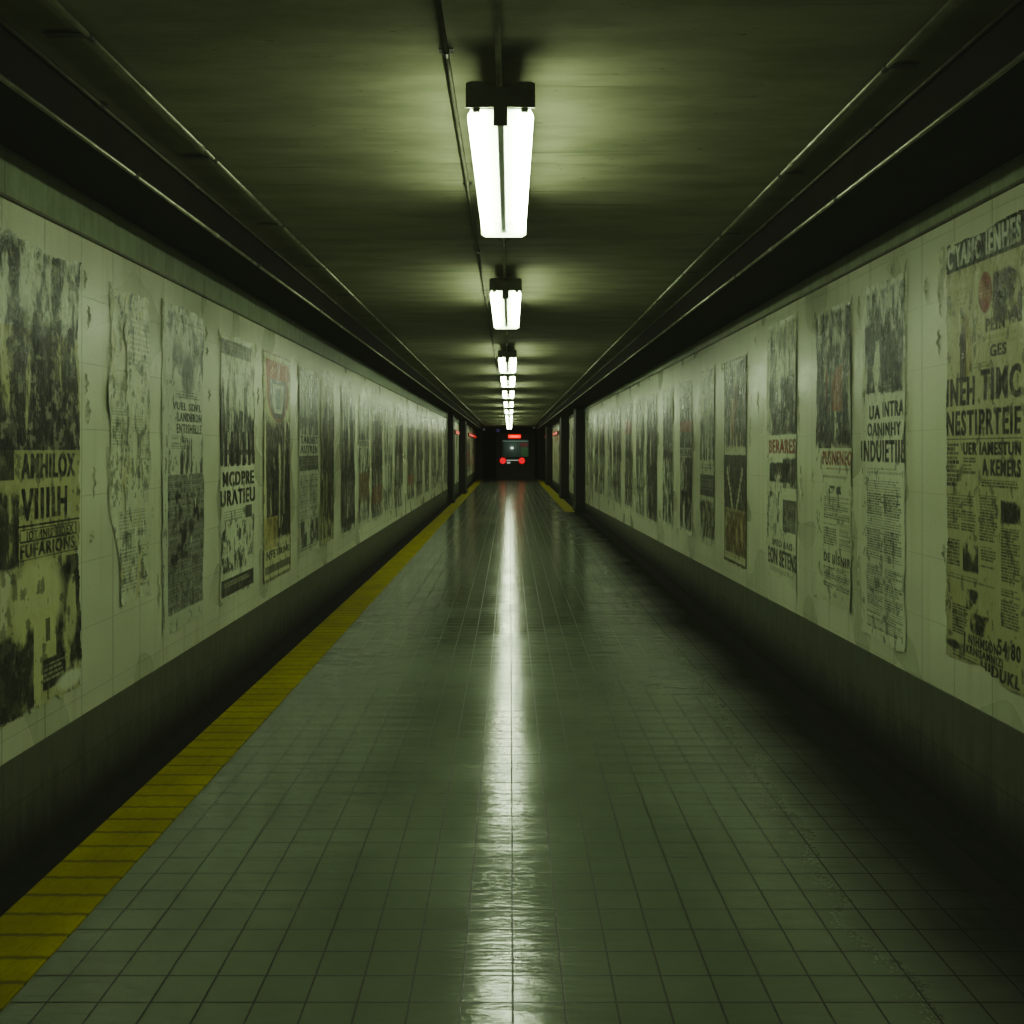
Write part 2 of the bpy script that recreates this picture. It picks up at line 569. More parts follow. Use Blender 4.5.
WORDS = ['nearest', 'second', 'third', 'fourth', 'fifth', 'sixth', 'seventh', 'eighth', 'ninth', 'tenth', 'eleventh', 'twelfth']
first = make_light()
for i, y in enumerate(depths):
    if i == 0:
        e = first
    else:
        e = first.copy(); COL.objects.link(e)
        for ch in first.children:
            c = ch.copy(); COL.objects.link(c); c.parent = e
    e.location = (LX, y, 0)
    lab = 'nearest and largest lit twin-tube fluorescent light hung under the ceiling' if i == 0 else \
        'lit twin-tube fluorescent light, %s from the near end of the ceiling row' % WORDS[i]
    if i == 11:
        lab = 'farthest and smallest lit fluorescent light, last of the ceiling row before the train'
    tag(e, lab, 'ceiling light', 'fluorescent lights along the ceiling')

# ------------------------------------------------------------------ posters
WALLC = np.array([.53, .56, .39])


def vnoise(H, W, fy, fx, rng):
    fy = max(1, int(round(fy))); fx = max(1, int(round(fx)))
    g = rng.random((fy + 2, fx + 2))
    y = np.linspace(0, fy, H); x = np.linspace(0, fx, W)
    yi = np.minimum(y.astype(int), fy); xi = np.minimum(x.astype(int), fx)
    ty = y - yi; tx = x - xi
    ty = (ty * ty * (3 - 2 * ty))[:, None]; tx = (tx * tx * (3 - 2 * tx))[None]
    a = g[yi][:, xi]; b = g[yi][:, xi + 1]; c = g[yi + 1][:, xi]; d = g[yi + 1][:, xi + 1]
    return (a * (1 - tx) + b * tx) * (1 - ty) + (c * (1 - tx) + d * tx) * ty


def fbm(H, W, fy, fx, rng, octv=5, gain=.55):
    s = np.zeros((H, W)); amp = 1.0; tot = 0
    for o in range(octv):
        if fy > H and fx > W:
            break
        s += amp * vnoise(H, W, min(fy, H), min(fx, W), rng); tot += amp
        amp *= gain; fy *= 2; fx *= 2
    s /= tot
    return np.clip((s - .5) * 1.6 + .5, 0, 1)


def sstep(a, b, x):
    t = np.clip((x - a) / (b - a), 0, 1)
    return t * t * (3 - 2 * t)


_tri = {}


def glyph_tris(text):
    if text not in _tri:
        cu = bpy.data.curves.new('type', 'FONT')
        cu.body = text
        cu.offset = .025
        cu.resolution_u = 3
        cu.space_character = 1.18
        o = bpy.data.objects.new('type', cu)
        COL.objects.link(o)
        me = o.to_mesh()
        me.calc_loop_triangles()
        co = np.array([v.co[:2] for v in me.vertices])
        tr = np.array([list(t.vertices) for t in me.loop_triangles])
        P = co[tr]
        o.to_mesh_clear()
        COL.objects.unlink(o)
        bpy.data.objects.remove(o)
        bpy.data.curves.remove(cu)
        mn, mx = P.min((0, 1)), P.max((0, 1))
        _tri[text] = (P - mn) / (mx - mn)
    return _tri[text]


def text_mask(text, H, W, ss=3):
    h, w = H * ss, W * ss
    m = np.zeros((h, w))
    for t in glyph_tris(text):
        x = t[:, 0] * w; y = (1 - t[:, 1]) * h
        x0, x1 = int(max(0, math.floor(x.min()))), int(min(w, math.ceil(x.max()) + 1))
        y0, y1 = int(max(0, math.floor(y.min()))), int(min(h, math.ceil(y.max()) + 1))
        if x1 <= x0 or y1 <= y0:
            continue
        X, Y = np.meshgrid(np.arange(x0, x1) + .5, np.arange(y0, y1) + .5)
        d = [(x[(i + 1) % 3] - x[i]) * (Y - y[i]) - (y[(i + 1) % 3] - y[i]) * (X - x[i]) for i in range(3)]
        ins = ((d[0] >= 0) & (d[1] >= 0) & (d[2] >= 0)) | ((d[0] <= 0) & (d[1] <= 0) & (d[2] <= 0))
        m[y0:y1, x0:x1][ins] = 1
    # thicken the uprights, as in heavy condensed type
    k = max(1, int(round(w / max(1, len(text)) * .062)))
    d = m.copy()
    for i in range(1, k + 1):
        d[:, i:] = np.maximum(d[:, i:], m[:, :-i]); d[:, :-i] = np.maximum(d[:, :-i], m[:, i:])
    return d.reshape(H, ss, W, ss).mean((1, 3))


INK = (.010, .013, .010)


class Canvas:
    def __init__(s, w, h, res, paper, seed):
        s.W, s.H = max(8, int(w / res)), max(16, int(h / res))
        s.w, s.h = w, h
        s.rng = np.random.default_rng(seed)
        s.rgb = np.ones((s.H, s.W, 3)) * np.array(paper)
        st = fbm(s.H, s.W, h * 2, w * 3, s.rng, 6, .6)
        s.rgb *= (.86 + .26 * st)[..., None]
        s.paper = np.array(paper)
        s.keep = np.ones((s.H, s.W))
        s.us = 1.0

    def r(s, u0, v0, u1, v1):
        u0 *= s.us; u1 *= s.us
        a, b = int(round(v0 * s.H)), int(round(v1 * s.H)); c, d = int(round(u0 * s.W)), int(round(u1 * s.W))
        a, c = max(0, a), max(0, c)
        return slice(a, max(a + 1, min(b, s.H))), slice(c, max(c + 1, min(d, s.W)))

    def blend(s, q, m, col):
        m = m[..., None]
        s.rgb[q] = s.rgb[q] * (1 - m) + np.array(col) * m

    def solid(s, u0, v0, u1, v1, col=INK, op=.95):
        q = s.r(u0, v0, u1, v1); h, w = s.rgb[q].shape[:2]
        s.blend(q, np.full((h, w), op), col)

    def frame(s, u0, v0, u1, v1, col=INK, t=.006):
        tv = t * s.w / s.h
        s.solid(u0, v0, u1, v0 + tv, col); s.solid(u0, v1 - tv, u1, v1, col)
        s.solid(u0, v0, u0 + t, v1, col); s.solid(u1 - t, v0, u1, v1, col)

    def photo(s, u0, v0, u1, v1, dark=.5, col=INK, streak=1.0, scale=9, contrast=.28, grad=0.0, light=None):
        q = s.r(u0, v0, u1, v1); h, w = s.rgb[q].shape[:2]
        hm, wm = h / s.H * s.h, w / s.W * s.w
        n = fbm(h, w, max(1, hm * scale / (1 + streak)), max(1, wm * scale * (1 + streak * .6)), s.rng, 6, .62)
        g = np.linspace(-grad, grad, h)[:, None]
        m = sstep(.5 - contrast / 2, .5 + contrast / 2, n + (dark - .5) + g)
        fe = .16 * (fbm(h, w, 4, max(2, wm * 18), s.rng, 4) + .25)
        yy = (np.arange(h) / h)[:, None]
        m = m * sstep(0, 1, yy / fe) * sstep(0, 1, (1 - yy) / (fe * .5))
        if light is not None:
            s.blend(q, np.ones((h, w)) * .8, light)
        s.blend(q, m * .93, col)

    def figures(s, u0, v0, u1, v1, n=3, col=INK):
        """standing dark figures with heads, as in a printed photograph"""
        q = s.r(u0, v0, u1, v1); h, w = s.rgb[q].shape[:2]
        Y, X = np.mgrid[0:h, 0:w]
        Y = Y / h; X = X / w
        m = np.zeros((h, w))
        asp = h / s.H * s.h / (w / s.W * s.w)
        for k in range(n):
            cx = (k + .5) / n + s.rng.uniform(-.06, .06); top = s.rng.uniform(.02, .22)
            bw = .36 / n
            head = ((X - cx) / (bw * .5)) ** 2 + ((Y - top - .07) / .075) ** 2 < 1
            wid = bw * (1.0 + .25 * np.sin(Y * 7 + k))
            body = (np.abs(X - cx) < wid * sstep(top + .10, top + .2, Y)) & (Y > top + .12)
            m = np.maximum(m, head | body)
        m *= .55 + .45 * sstep(.3, .55, fbm(h, w, 9, 7, s.rng))
        s.blend(q, m * .95, col)

    def text(s, u0, v0, u1, v1, string, col=INK, wear=.25):
        q = s.r(u0, v0, u1, v1); h, w = s.rgb[q].shape[:2]
        m = text_mask(string, h, w)
        n = fbm(h, w, h / 9, w / 9, s.rng, 4)
        s.blend(q, m * (1 - wear * sstep(.5, .72, n)), col)

    def lines(s, u0, v0, u1, v1, lh=.018, cols=1, col=INK, op=.72, rag=.1, gap=.06, fill=.55):
        """justified columns of small body text"""
        q = s.r(u0, v0, u1, v1); h, w = s.rgb[q].shape[:2]
        m = np.zeros((h, w))
        px = s.w / s.W
        per = max(2.0, lh / px)
        nrow = max(1, int(h / per))
        cw = w / cols
        for c in range(cols):
            a, b = int(c * cw + gap * cw * .5), int((c + 1) * cw - gap * cw * .5)
            for r_ in range(nrow):
                y0 = int(r_ * per); y1 = max(y0 + 1, int(r_ * per + per * fill))
                if s.rng.random() < .05:
                    continue
                e = b - int((b - a) * (s.rng.random() ** 3) * rag * 4)
                x = a
                while x < e:
                    L = max(1, int(s.rng.uniform(.012, .05) / px))
                    m[y0:y1, x:min(x + L, e)] = s.rng.uniform(.6, 1)
                    x += L + max(1, int(.006 / px))
        s.blend(q, m * op, col)

    def ellipse(s, cu, cv, ru, rv, col, op=.9, soft=.1):
        Y, X = np.mgrid[0:s.H, 0:s.W]
        d = np.sqrt(((X / s.W - cu * s.us) / (ru * s.us)) ** 2 + ((Y / s.H - cv) / rv) ** 2)
        m = (1 - sstep(1 - soft, 1 + soft, d)) * op
        s.rgb = s.rgb * (1 - m[..., None]) + np.array(col) * m[..., None]

    def wear(s, amt=.5, col=None, vscale=7, streak=2.2):
        """paper rubbed and flaked away, in vertical runs"""
        n = fbm(s.H, s.W, s.h * vscale / streak, s.w * vscale * 1.6, s.rng, 6, .62)
        m = sstep(1 - amt * .62, 1 - amt * .62 + .10, n)
        c = np.array(col) if col is not None else s.paper * 1.05
        s.rgb = s.rgb * (1 - m[..., None]) + c * m[..., None]
        f = fbm(s.H, s.W, s.h * 22, s.w * 26, s.rng, 4, .6)
        m2 = sstep(.66, .74, f) * .6 * min(1, amt * 1.2)
        s.rgb = s.rgb * (1 - m2[..., None]) + c * m2[..., None]
        f = fbm(s.H, s.W, s.h * 16, s.w * 30, s.rng, 4, .6)
        m3 = sstep(.72, .76, f) * .55
        s.rgb = s.rgb * (1 - m3[..., None]) + np.array(INK) * 2 * m3[..., None]

    def hole(s, cu, cv, ru, rv):
        """a torn-out patch"""
        Y, X = np.mgrid[0:s.H, 0:s.W]
        d = np.sqrt(((X / s.W - cu) / ru) ** 2 + ((Y / s.H - cv) / rv) ** 2)
        d += (fbm(s.H, s.W, s.h * 14, s.w * 14, s.rng, 5, .65) - .5) * 1.1
        s.keep *= (d > 1)

    def ragged(s, l=.02, r=.02, t=.02, b=.02):
        """torn outline; margins in metres"""
        Y, X = np.mgrid[0:s.H, 0:s.W]
        x = X / s.W * s.w; y = Y / s.H * s.h
        for amt, dist, ax in ((l, x, 0), (r, s.w - x, 0), (t, y, 1), (b, s.h - y, 1)):
            n = fbm(s.H, s.W, s.h * 6, s.w * 6, s.rng, 6, .68)
            s.keep *= dist > amt * (n - .15) * 1.4


def build_poster(c, side, ya, zb, label, group, curl=.02, flaps=(), name='torn_poster'):
    """hang the painted sheet on a wall; u runs to the viewer's right"""
    H, W = c.H, c.W
    u = (np.arange(W) / (W - 1))[None].repeat(H, 0); v = (np.arange(H) / (H - 1))[:, None].repeat(W, 1)
    off = .0022 + .0026 * fbm(H, W, c.h * 5, c.w * 5, c.rng, 3) + .0015 * fbm(H, W, c.h * 25, c.w * 25, c.rng, 2)
    eu = np.minimum(u, 1 - u) * c.w
    n = fbm(H, W, c.h * 3, 1, c.rng, 3)
    curl *= .2
    off += curl * sstep(.045, 0, eu) * sstep(.45, .75, n)
    et = np.minimum(v, 1 - v) * c.h
    off += curl * 1.2 * sstep(.05, 0, et) * sstep(.35, .75, fbm(H, W, 1, c.w * 8, c.rng, 2))
    if side < 0:
        x = XL + off; y = ya + u * c.w
    else:
        x = XR - off; y = ya + (1 - u) * c.w
    z = zb + (1 - v) * c.h
    idx = np.arange(H * W).reshape(H, W)
    k = c.keep > .5
    fm = k[:-1, :-1] & k[1:, :-1] & k[1:, 1:] & k[:-1, 1:]
    q = np.stack([idx[:-1, :-1], idx[1:, :-1], idx[1:, 1:], idx[:-1, 1:]], -1)[fm]
    used = np.unique(q)
    remap = np.full(H * W, -1); remap[used] = np.arange(len(used))
    q = remap[q]
    oy, oz = float(y.min()), float(zb)
    ox = XL if side < 0 else XR
    co = np.stack([x.ravel() - ox, y.ravel() - oy, z.ravel() - oz], -1)[used]
    me = bpy.data.meshes.new(name)
    me.vertices.add(len(co)); me.vertices.foreach_set('co', co.astype(np.float32).ravel())
    me.loops.add(q.size); me.loops.foreach_set('vertex_index', q.astype(np.int32).ravel())
    me.polygons.add(len(q)); me.polygons.foreach_set('loop_start', (np.arange(len(q)) * 4).astype(np.int32))
    me.update(calc_edges=True)
    me.polygons.foreach_set('use_smooth', np.ones(len(q), bool))
    at = me.color_attributes.new('print', 'FLOAT_COLOR', 'POINT')
    rgba = np.concatenate([np.clip(c.rgb, 0, 1).reshape(-1, 3)[used], np.ones((len(used), 1))], 1)
    at.data.foreach_set('color', rgba.astype(np.float32).ravel())
    me.materials.append(M['poster'])
    o = bpy.data.objects.new(name, me)
    o.location = (ox, oy, oz)
    COL.objects.link(o)
    tag(o, label, 'poster', group)
    # loose strips of torn paper curling off the edges: (u, v, length m, width m, lean)
    frng = random.Random(int(ya * 1000))
    for i, (fu, fv, L, wd, lean) in enumerate(flaps):
        n = 14
        bm = bmesh.new()
        rows = []
        for j in range(n + 1):
            t = j / n
            ww = .42 * wd * (max(0, math.sin(PI * min(1, t * .92 + .06))) ** .6) * frng.uniform(.35, 1.35)
            yy = (fu * c.w if side < 0 else (1 - fu) * c.w) + lean * t * L + frng.uniform(-.005, .005)
            zz = (1 - fv) * c.h - t * L
            row = []
            for s_ in (0, .5, 1):
                lift = .005 + (.003 + .010 * s_ * s_) * math.sin(PI * min(1, t + .12)) + .003 * math.sin(j * 1.3)
                yo = (s_ - .2) * ww
                row.append(bm.verts.new(((lift if side < 0 else -lift), yy + yo, zz)))
            rows.append(row)
        for A, B in zip(rows, rows[1:]):
            for a in range(2):
                bm.faces.new((A[a], A[a + 1], B[a + 1], B[a]))
        obj('torn_flap', bm, 'flap', o, True)
    return o


M['flap'] = simple('torn_paper', (0.48, 0.51, 0.37), .45, nscale=30, var=.3, bump=.3)

PALE = (.56, .60, .46)
GREY = (.50, .54, .42)
OLIVE = (.38, .385, .20)
CREAM = (.52, .54, .32)
RED = (.20, .035, .02)
DRED = (.24, .035, .022)
GL = 'posters on the left wall'
GR = 'posters on the right wall'


def canvas(side, xa, xb, za, zb, paper, seed, res=None):
    ya, yb = sorted((wall_y(xa), wall_y(xb)))
    if res is None:
        ym = (ya + yb) / 2
        res = min(.02, max(.004, ym / F * .85))
    c = Canvas(yb - ya, zb - za, res, paper, seed)
    c.ya, c.side, c.zb = ya, side, za
    return c


def hang(c, label, **kw):
    return build_poster(c, c.side, c.ya, c.zb, label, GL if c.side < 0 else GR, **kw)


# ---- left wall, from the near end
c = canvas(-1, -45, 80, .555, 2.42, OLIVE, 11)
c.photo(0, .0, 1, .19, .47, streak=1.2, scale=9, light=(.55, .6, .5))
c.photo(0, .14, 1, .46, .58, streak=2.2, scale=10, grad=.10)
c.figures(.30, .12, 1, .44, 4)
c.photo(.62, .34, 1, .455, .72, streak=1.5)
c.wear(.45, (.50, .53, .36), 7, 3.0)
c.solid(.2, .44, 1, .53, OLIVE, .8)
c.solid(0, .42, .40, .50, INK, .9)
c.text(.46, .447, .93, .50, 'AMHILOX', wear=.2)
c.photo(0, .52, .44, .68, .72, streak=1.6)
c.text(.46, .52, .86, .585, 'VIIIIH', wear=.2)
c.frame(.42, .595, .98, .668)
c.frame(.45, .603, .95, .630)
c.text(.45, .632, .93, .664, 'FUFARIONS', wear=.2)
c.text(.50, .607, .92, .626, 'IOT INIS TIDEX', wear=.2)
c.photo(.70, .68, 1, .93, .68, streak=1.5)
c.solid(.85, .675, 1, .72, INK, .85)
c.ellipse(.60, .755, .22, .085, (.50, .52, .30), .95, .25)
c.solid(.47, .78, .76, .93, (.48, .50, .26), .9)
c.photo(.0, .80, .56, .985, .74, streak=1)
c.solid(.56, .80, .62, 1, (.48, .50, .28), .9)
c.photo(.64, .885, .84, .955, .70, streak=.3)
c.lines(.64, .90, .84, .95, .02, 1, (.45, .48, .3))
c.solid(.66, .80, .70, .85, INK, .7)
c.ellipse(.90, .80, .05, .075, (.42, .44, .24), .9, .2)
c.wear(.20, (.45, .48, .30), 8, 1.6)
c.ellipse(.88, .955, .12, .02, (.60, .64, .50), .9, .3)
c.ragged(.02, .03, .06, .06)
hang(c, 'largest peeling black photo poster at the near end of left wall', curl=.022,
     flaps=((1.02, .02, .10, .02, .05), (1.06, .10, .12, .02, 0), (1.03, .26, .10, .03, .1), (1.05, .32, .12, .045, .1), (1.12, .48, .16, .02, 0), (1.1, .63, .08, .02, -.2)))

c = canvas(-1, 106, 150, .85, 2.38, (.55, .59, .44), 12)
c.photo(0, 0, 1, .12, .33, streak=1.5, col=(.30, .33, .24))
c.lines(.45, .08, 1, .26, .026, 1, (.18, .20, .15), .6)
c.photo(0, .3, 1, .60, .30, streak=1.2, scale=16, col=(.22, .24, .18))
c.lines(.10, .38, .45, .50, .014, 1, (.14, .16, .12), .6)
c.lines(.5, .40, .95, .55, .014, 1, (.2, .22, .16), .5)
c.lines(.25, .70, .9, .80, .016, 2, (.12, .14, .11), .7)
c.lines(.30, .82, .95, .97, .018, 1, (.12, .14, .11), .7)
c.wear(.50, (.46, .46, .27), 9, 2.6)
c.wear(.30, (.60, .64, .5), 7, 2)
Y, X = np.mgrid[0:c.H, 0:c.W]
c.keep *= (X / c.W) > .30 * sstep(.55, 1, Y / c.H) + .03 * np.sin(Y / c.H * 17)
c.hole(.30, .20, .10, .10); c.hole(.62, .50, .06, .06); c.hole(.35, .66, .05, .05); c.hole(.9, .72, .06, .05)
c.ragged(.05, .035, .03, .02)
hang(c, 'faded pale handbill torn down its left side, beside the largest left poster', curl=.035,
     flaps=((.04, .0, .22, .05, .08), (.22, .11, .16, .035, .22), (.02, .18, .18, .025, .05), (.34, .26, .18, .03, .1), (.30, .41, .20, .022, .08), (.75, .46, .14, .03, 0), (.0, .5, .35, .025, .1), (1.0, .70, .10, .02, 0)))

c = canvas(-1, 160.5, 202.5, .585, 2.41, GREY, 13)
c.photo(.1, .02, 1, .22, .44, streak=1.0, col=(.09, .10, .08), light=(.58, .62, .52))
c.lines(.1, .045, 1, .06, .02, 1, (.1, .12, .09), .6)
c.ellipse(.60, .205, .16, .07, (.06, .075, .06), .85, .35)
c.ellipse(.36, .15, .12, .04, (.10, .12, .10), .7, .5)
c.lines(.30, .262, .9, .29, .016, 1)
c.text(.25, .296, .94, .322, 'VUEL SDVL', wear=.2)
c.text(.36, .330, .95, .356, 'LANDERDN', wear=.2)
c.text(.34, .364, .95, .392, 'ENTISHELLE', wear=.2)
c.lines(.22, .40, .62, .45, .014, 2, op=.6)
c.photo(.15, .40, 1, .52, .36, streak=1.5, scale=14)
q = c.r(.14, .52, 1, .94); c.blend(q, np.full(c.rgb[q].shape[:2], .62), (.10, .11, .095))
c.lines(.14, .52, 1, .94, .013, 3, (.05, .055, .045), .8)
c.photo(.14, .53, .9, .80, .32, streak=.4, scale=14)
c.solid(.22, .76, .60, .78, INK, .7)
c.wear(0.21, (.54, .58, .44), 10, 1.2)
c.ragged(.02, .012, .02, .02)
hang(c, 'grey newsprint poster with three bold text lines and a dark lower half', curl=.03,
     flaps=((.0, .0, .30, .022, 0), (1.04, .03, .10, .03, .1), (1.07, .10, .06, .03, 0), (1.12, .24, .08, .03, .2), (-.10, .80, .22, .025, .1)))

c = canvas(-1, 219, 253.5, .615, 2.375, (.53, .57, .43), 14)
c.solid(.03, .03, .9, .085, INK, .7)
c.lines(.08, .04, .85, .08, .025, 1, (.4, .43, .32), .8)
c.photo(.0, .09, 1, .38, .48, streak=2.0, col=(.05, .06, .045), grad=.2)
c.photo(0, .28, 1, .50, .60, streak=3)
for k in range(5):
    c.solid(.12 + .17 * k, .37, .21 + .17 * k, .50, INK, .95)
c.solid(.1, .44, .9, .46, INK, .8)
c.text(.08, .52, .98, .578, 'MCDPRE', wear=.15)
c.text(.02, .592, 1, .65, 'URATIEU', wear=.15)
c.lines(.1, .67, .65, .72, .018, 1, op=.6)
c.solid(.72, .66, .92, .71, INK, .85)
c.photo(.05, .71, 1, .90, .42, streak=.3, scale=16)
c.solid(.05, .92, .98, .985, INK, .92)
c.lines(.12, .935, .9, .97, .022, 1, (.4, .43, .3), .8)
c.wear(0.22, (.53, .57, .42), 10, 1.6)
c.ragged(.025, .02, .03, .02)
hang(c, 'pale poster with tall black bars over two bold headlines and a black foot strip', curl=.03,
     flaps=((-.06, .0, .14, .03, .1), (1.0, .0, .12, .03, .1), (1.1, .18, .16, .02, 0)))

c = canvas(-1, 262.5, 290, .585, 2.365, (.50, .52, .32), 15)
c.solid(.10, .04, .95, .11, (.27, .05, .03), .95)
Y, X = np.mgrid[0:c.H, 0:c.W]
uu, vv = X / c.W, Y / c.H
half = .40 * np.sqrt(np.clip(1 - np.clip((vv - .16) / .145, 0, 1) ** 2, 0, 1))
for grow, col in ((1.0, (.27, .05, .03)), (.78, (.05, .085, .10)), (.5, (.50, .54, .42)), (.26, (.05, .085, .10))):
    m = ((np.abs(uu - .52) < half * grow) & (vv > .285 - .185 * (.6 + .4 * grow)) & (vv < .125 + .18 * (.55 + .45 * grow))).astype(float) * .85
    c.rgb = c.rgb * (1 - m[..., None]) + np.array(col) * m[..., None]
c.photo(.1, .27, 1, .84, .80, streak=2.0, scale=9, col=(.020, .020, .015))
c.figures(.2, .33, 1, .82, 2)
c.solid(.55, .40, .60, .78, (.44, .46, .33), .7)
c.solid(.72, .50, .76, .72, (.44, .46, .33), .6)
c.photo(.05, .72, .5, .86, .30, col=(.16, .13, .05), light=(.40, .36, .14))
c.text(.12, .865, .42, .905, 'NFS', wear=.2)
c.text(.45, .87, .95, .90, 'TIRINU', wear=.2)
c.solid(.08, .93, .98, .965, (.06, .06, .04), .8)
c.frame(.0, .0, 1, 1, (.20, .19, .10), .03)
c.wear(.16, (.50, .53, .36), 10, 2.2)
c.ragged(.008, .008, .008, .008)
hang(c, 'poster with a red and blue shield emblem above a dark crowd photo', curl=.02, flaps=((-.05, .0, .4, .02, 0), (-.05, .72, .3, .02, 0)))

c = canvas(-1, 298, 318, .635, 2.355, (.50, .54, .42), 16)
c.photo(.05, .02, 1, .32, .54, streak=1.4, col=(.05, .065, .06))
c.photo(.05, .26, 1, .36, .6, streak=1.8)
c.text(.1, .365, .95, .405, 'TARNES', wear=.2)
c.text(.1, .415, .95, .455, 'AUTREN', wear=.2)
c.solid(.05, .47, .98, .55, INK, .85)
c.lines(.1, .48, .95, .54, .03, 1, (.3, .33, .25), .6)
c.lines(.05, .57, .98, .82, .018, 2, op=.8)
c.photo(.1, .80, .98, .95, .58, streak=.6)
c.lines(.05, .94, .95, .99, .03, 1)
c.wear(.32, (.50, .54, .40), 10, 2)
c.ragged(.02, .02, .03, .02)
hang(c, 'narrow newsprint poster with a dark headline block at mid height, right of the shield poster', curl=.025, flaps=((-.1, .0, .2, .03, 0),))


def generic(side, xa, xb, za, zb, seed, label, tone, paper=GREY, red=None, split=None, flaps=(), photo_top=True, text=None):
    c = canvas(side, xa, xb, za, zb, paper, seed)
    r_ = np.random.default_rng(seed + 500)
    sp = split if split else r_.uniform(.38, .55)
    c.photo(.04, .02, .98, sp + .04, tone, streak=2.4, scale=8, grad=.12)
    if tone > .5:
        c.figures(.05, .1, .98, sp, 2)
    c.photo(.04, sp - .06, .98, sp + .32, tone + .06, streak=2.0, scale=9)
    c.lines(.08, sp + .26, .95, .84, .026, 2, op=.75)
    c.photo(.04, sp + .26, .98, .97, tone - .01, streak=1.2, scale=10)
    if text:
        c.solid(.02, sp - .005, .98, sp + .055, paper, .8)
        c.text(.06, sp, .96, sp + .048, text, wear=.2)
    if red is not None:
        c.solid(.04, red[0], .96, red[1], red[2] if len(red) > 2 else DRED, .7)
    c.wear(.22, tuple(np.array(paper) * 1.02), 8, 2.6)
    c.ragged(.02, .02, .03, .03)
    return hang(c, label, curl=.02, flaps=flaps)


Zt = lambda x, y: wall_z(x, y)
generic(-1, 320, 333.5, .66, 2.33, 21, 'olive stained poster with a dark column, seventh poster on left wall', .52, OLIVE, split=.55)
generic(-1, 340.5, 354.5, .63, 2.335, 22, 'poster with tall black figures, eighth on left wall, after a wider gap', .62, GREY, split=.62)
generic(-1, 358.4, 369, .65, 2.31, 23, 'brownish poster with a boxed headline, ninth on left wall', .50, GREY, (.60, .82, (.16, .09, .04)), .36, text='NTERIA')
generic(-1, 371.5, 382.3, .63, 2.31, 24, 'dark poster with reddish lower third, tenth on left wall', .60, GREY, (.72, .86, (.20, .08, .04)), .55)
generic(-1, 384.2, 392.2, .64, 2.31, 25, 'pale grey narrow poster, eleventh on left wall', .44, GREY)
generic(-1, 394.5, 402.3, .60, 2.31, 26, 'dark grey narrow poster, twelfth on left wall', .58, GREY)
generic(-1, 407, 414, .65, 2.32, 27, 'narrow dark poster with a rust red patch near its foot', .58, GREY, (.70, .82, (.26, .09, .05)))
generic(-1, 416.2, 422.2, .63, 2.35, 28, 'fourteenth dark poster on left wall, right of one with a rust patch', .55, GREY)
generic(-1, 424.4, 429, .62, 2.36, 29, 'slim dark poster on left wall, fourth before the first left pillar', .54, GREY)
generic(-1, 431, 436, .62, 2.38, 30, 'slim pale poster on left wall, third before the first left pillar', .46, GREY)
generic(-1, 438, 441.8, .62, 2.40, 31, 'slim faded poster on left wall, second before the first left pillar', .46, GREY)
generic(-1, 443.6, 446.6, .62, 2.40, 32, 'slimmest faded poster on left wall, immediately before the first left pillar', .48, GREY)

# ---- right wall, from the near end
c = canvas(1, 947, 1064, .675, 2.505, (.37, .38, .22), 51)
c.us = .70

def ub(px):
    y = wall_y(px)
    return (wall_y(947) - y) / (wall_y(947) - wall_y(1064)) / .70


c.solid(.0, .0, 1.43, .075, (.035, .045, .035), .93)
c.lines(1.04, .12, 1.4, .30, .02, 1, op=.8)
c.photo(1.04, .32, 1.4, .58, .6, streak=1)
c.lines(1.04, .60, 1.4, .96, .014, 1, op=.8)
c.text(.03, .010, .50, .066, "C'YAMC", (.50, .54, .44), .2)
c.text(.56, .008, .99, .066, 'IENHES', (.50, .54, .44), .2)
c.solid(.0, .075, .10, .16, (.40, .42, .28), .6)
c.ellipse(ub(986), .145, .085, .046, (.18, .032, .018), .97, .06)
c.lines(ub(980), .118, ub(992), .172, .016, 1, (.40, .30, .16), .6)
c.lines(.16, .12, .34, .17, .02, 1, (.22, .20, .09), .5)
# standing figure beside a paler companion
c.ellipse(ub(966), .205, .045, .03, (.20, .17, .08), .85, .3)
c.ellipse(ub(967), .270, .075, .065, (.30, .25, .10), .9, .3)
c.solid(ub(961), .225, ub(967), .335, (.055, .045, .03), .9)
c.ellipse(ub(964), .25, .040, .05, (.06, .045, .03), .9, .3)
c.solid(ub(960), .325, ub(969), .338, (.05, .045, .03), .9)
c.lines(ub(985), .20, ub(1020), .29, .028, 1, (.26, .24, .10), .55)
c.photo(.66, .10, 1, .22, .55, streak=.5, scale=10)
c.lines(.60, .165, .80, .18, .02, 1)
c.text(.56, .205, .80, .235, 'PEIN', wear=.15)
c.text(.84, .20, 1, .23, 'VIAS', wear=.15)
c.text(.62, .265, .82, .29, 'GES', wear=.15)
c.lines(.4, .30, .62, .315, .014, 1, op=.5)
c.text(.02, .325, .42, .392, 'INEH', wear=.12)
c.text(.50, .315, .99, .386, 'TIMC', wear=.12)
c.text(.02, .402, .985, .462, 'NESTIPRTEIE', wear=.12)
c.solid(.0, .468, 1, .471, INK, .8)
c.lines(.0, .48, .20, .585, .019, 1, op=.95, fill=.72)
c.text(.26, .478, .985, .505, 'UER IAMESTUN', wear=.1)
c.lines(.26, .512, .44, .56, .015, 1, op=.85)
c.text(.52, .515, .985, .552, 'A KEMERS', wear=.1)
c.lines(.50, .56, .98, .585, .012, 1, op=.9)
c.lines(.02, .60, .44, .69, .013, 2, op=.8)
c.lines(.48, .595, .72, .70, .012, 1, op=.85)
c.photo(.76, .60, .98, .65, .62, streak=.2, scale=14)
c.lines(.76, .66, .98, .78, .012, 1, op=.85)
c.lines(.03, .705, .22, .775, .015, 1, op=.9, fill=.7)
c.photo(.25, .705, .46, .775, .60, streak=2, scale=14)
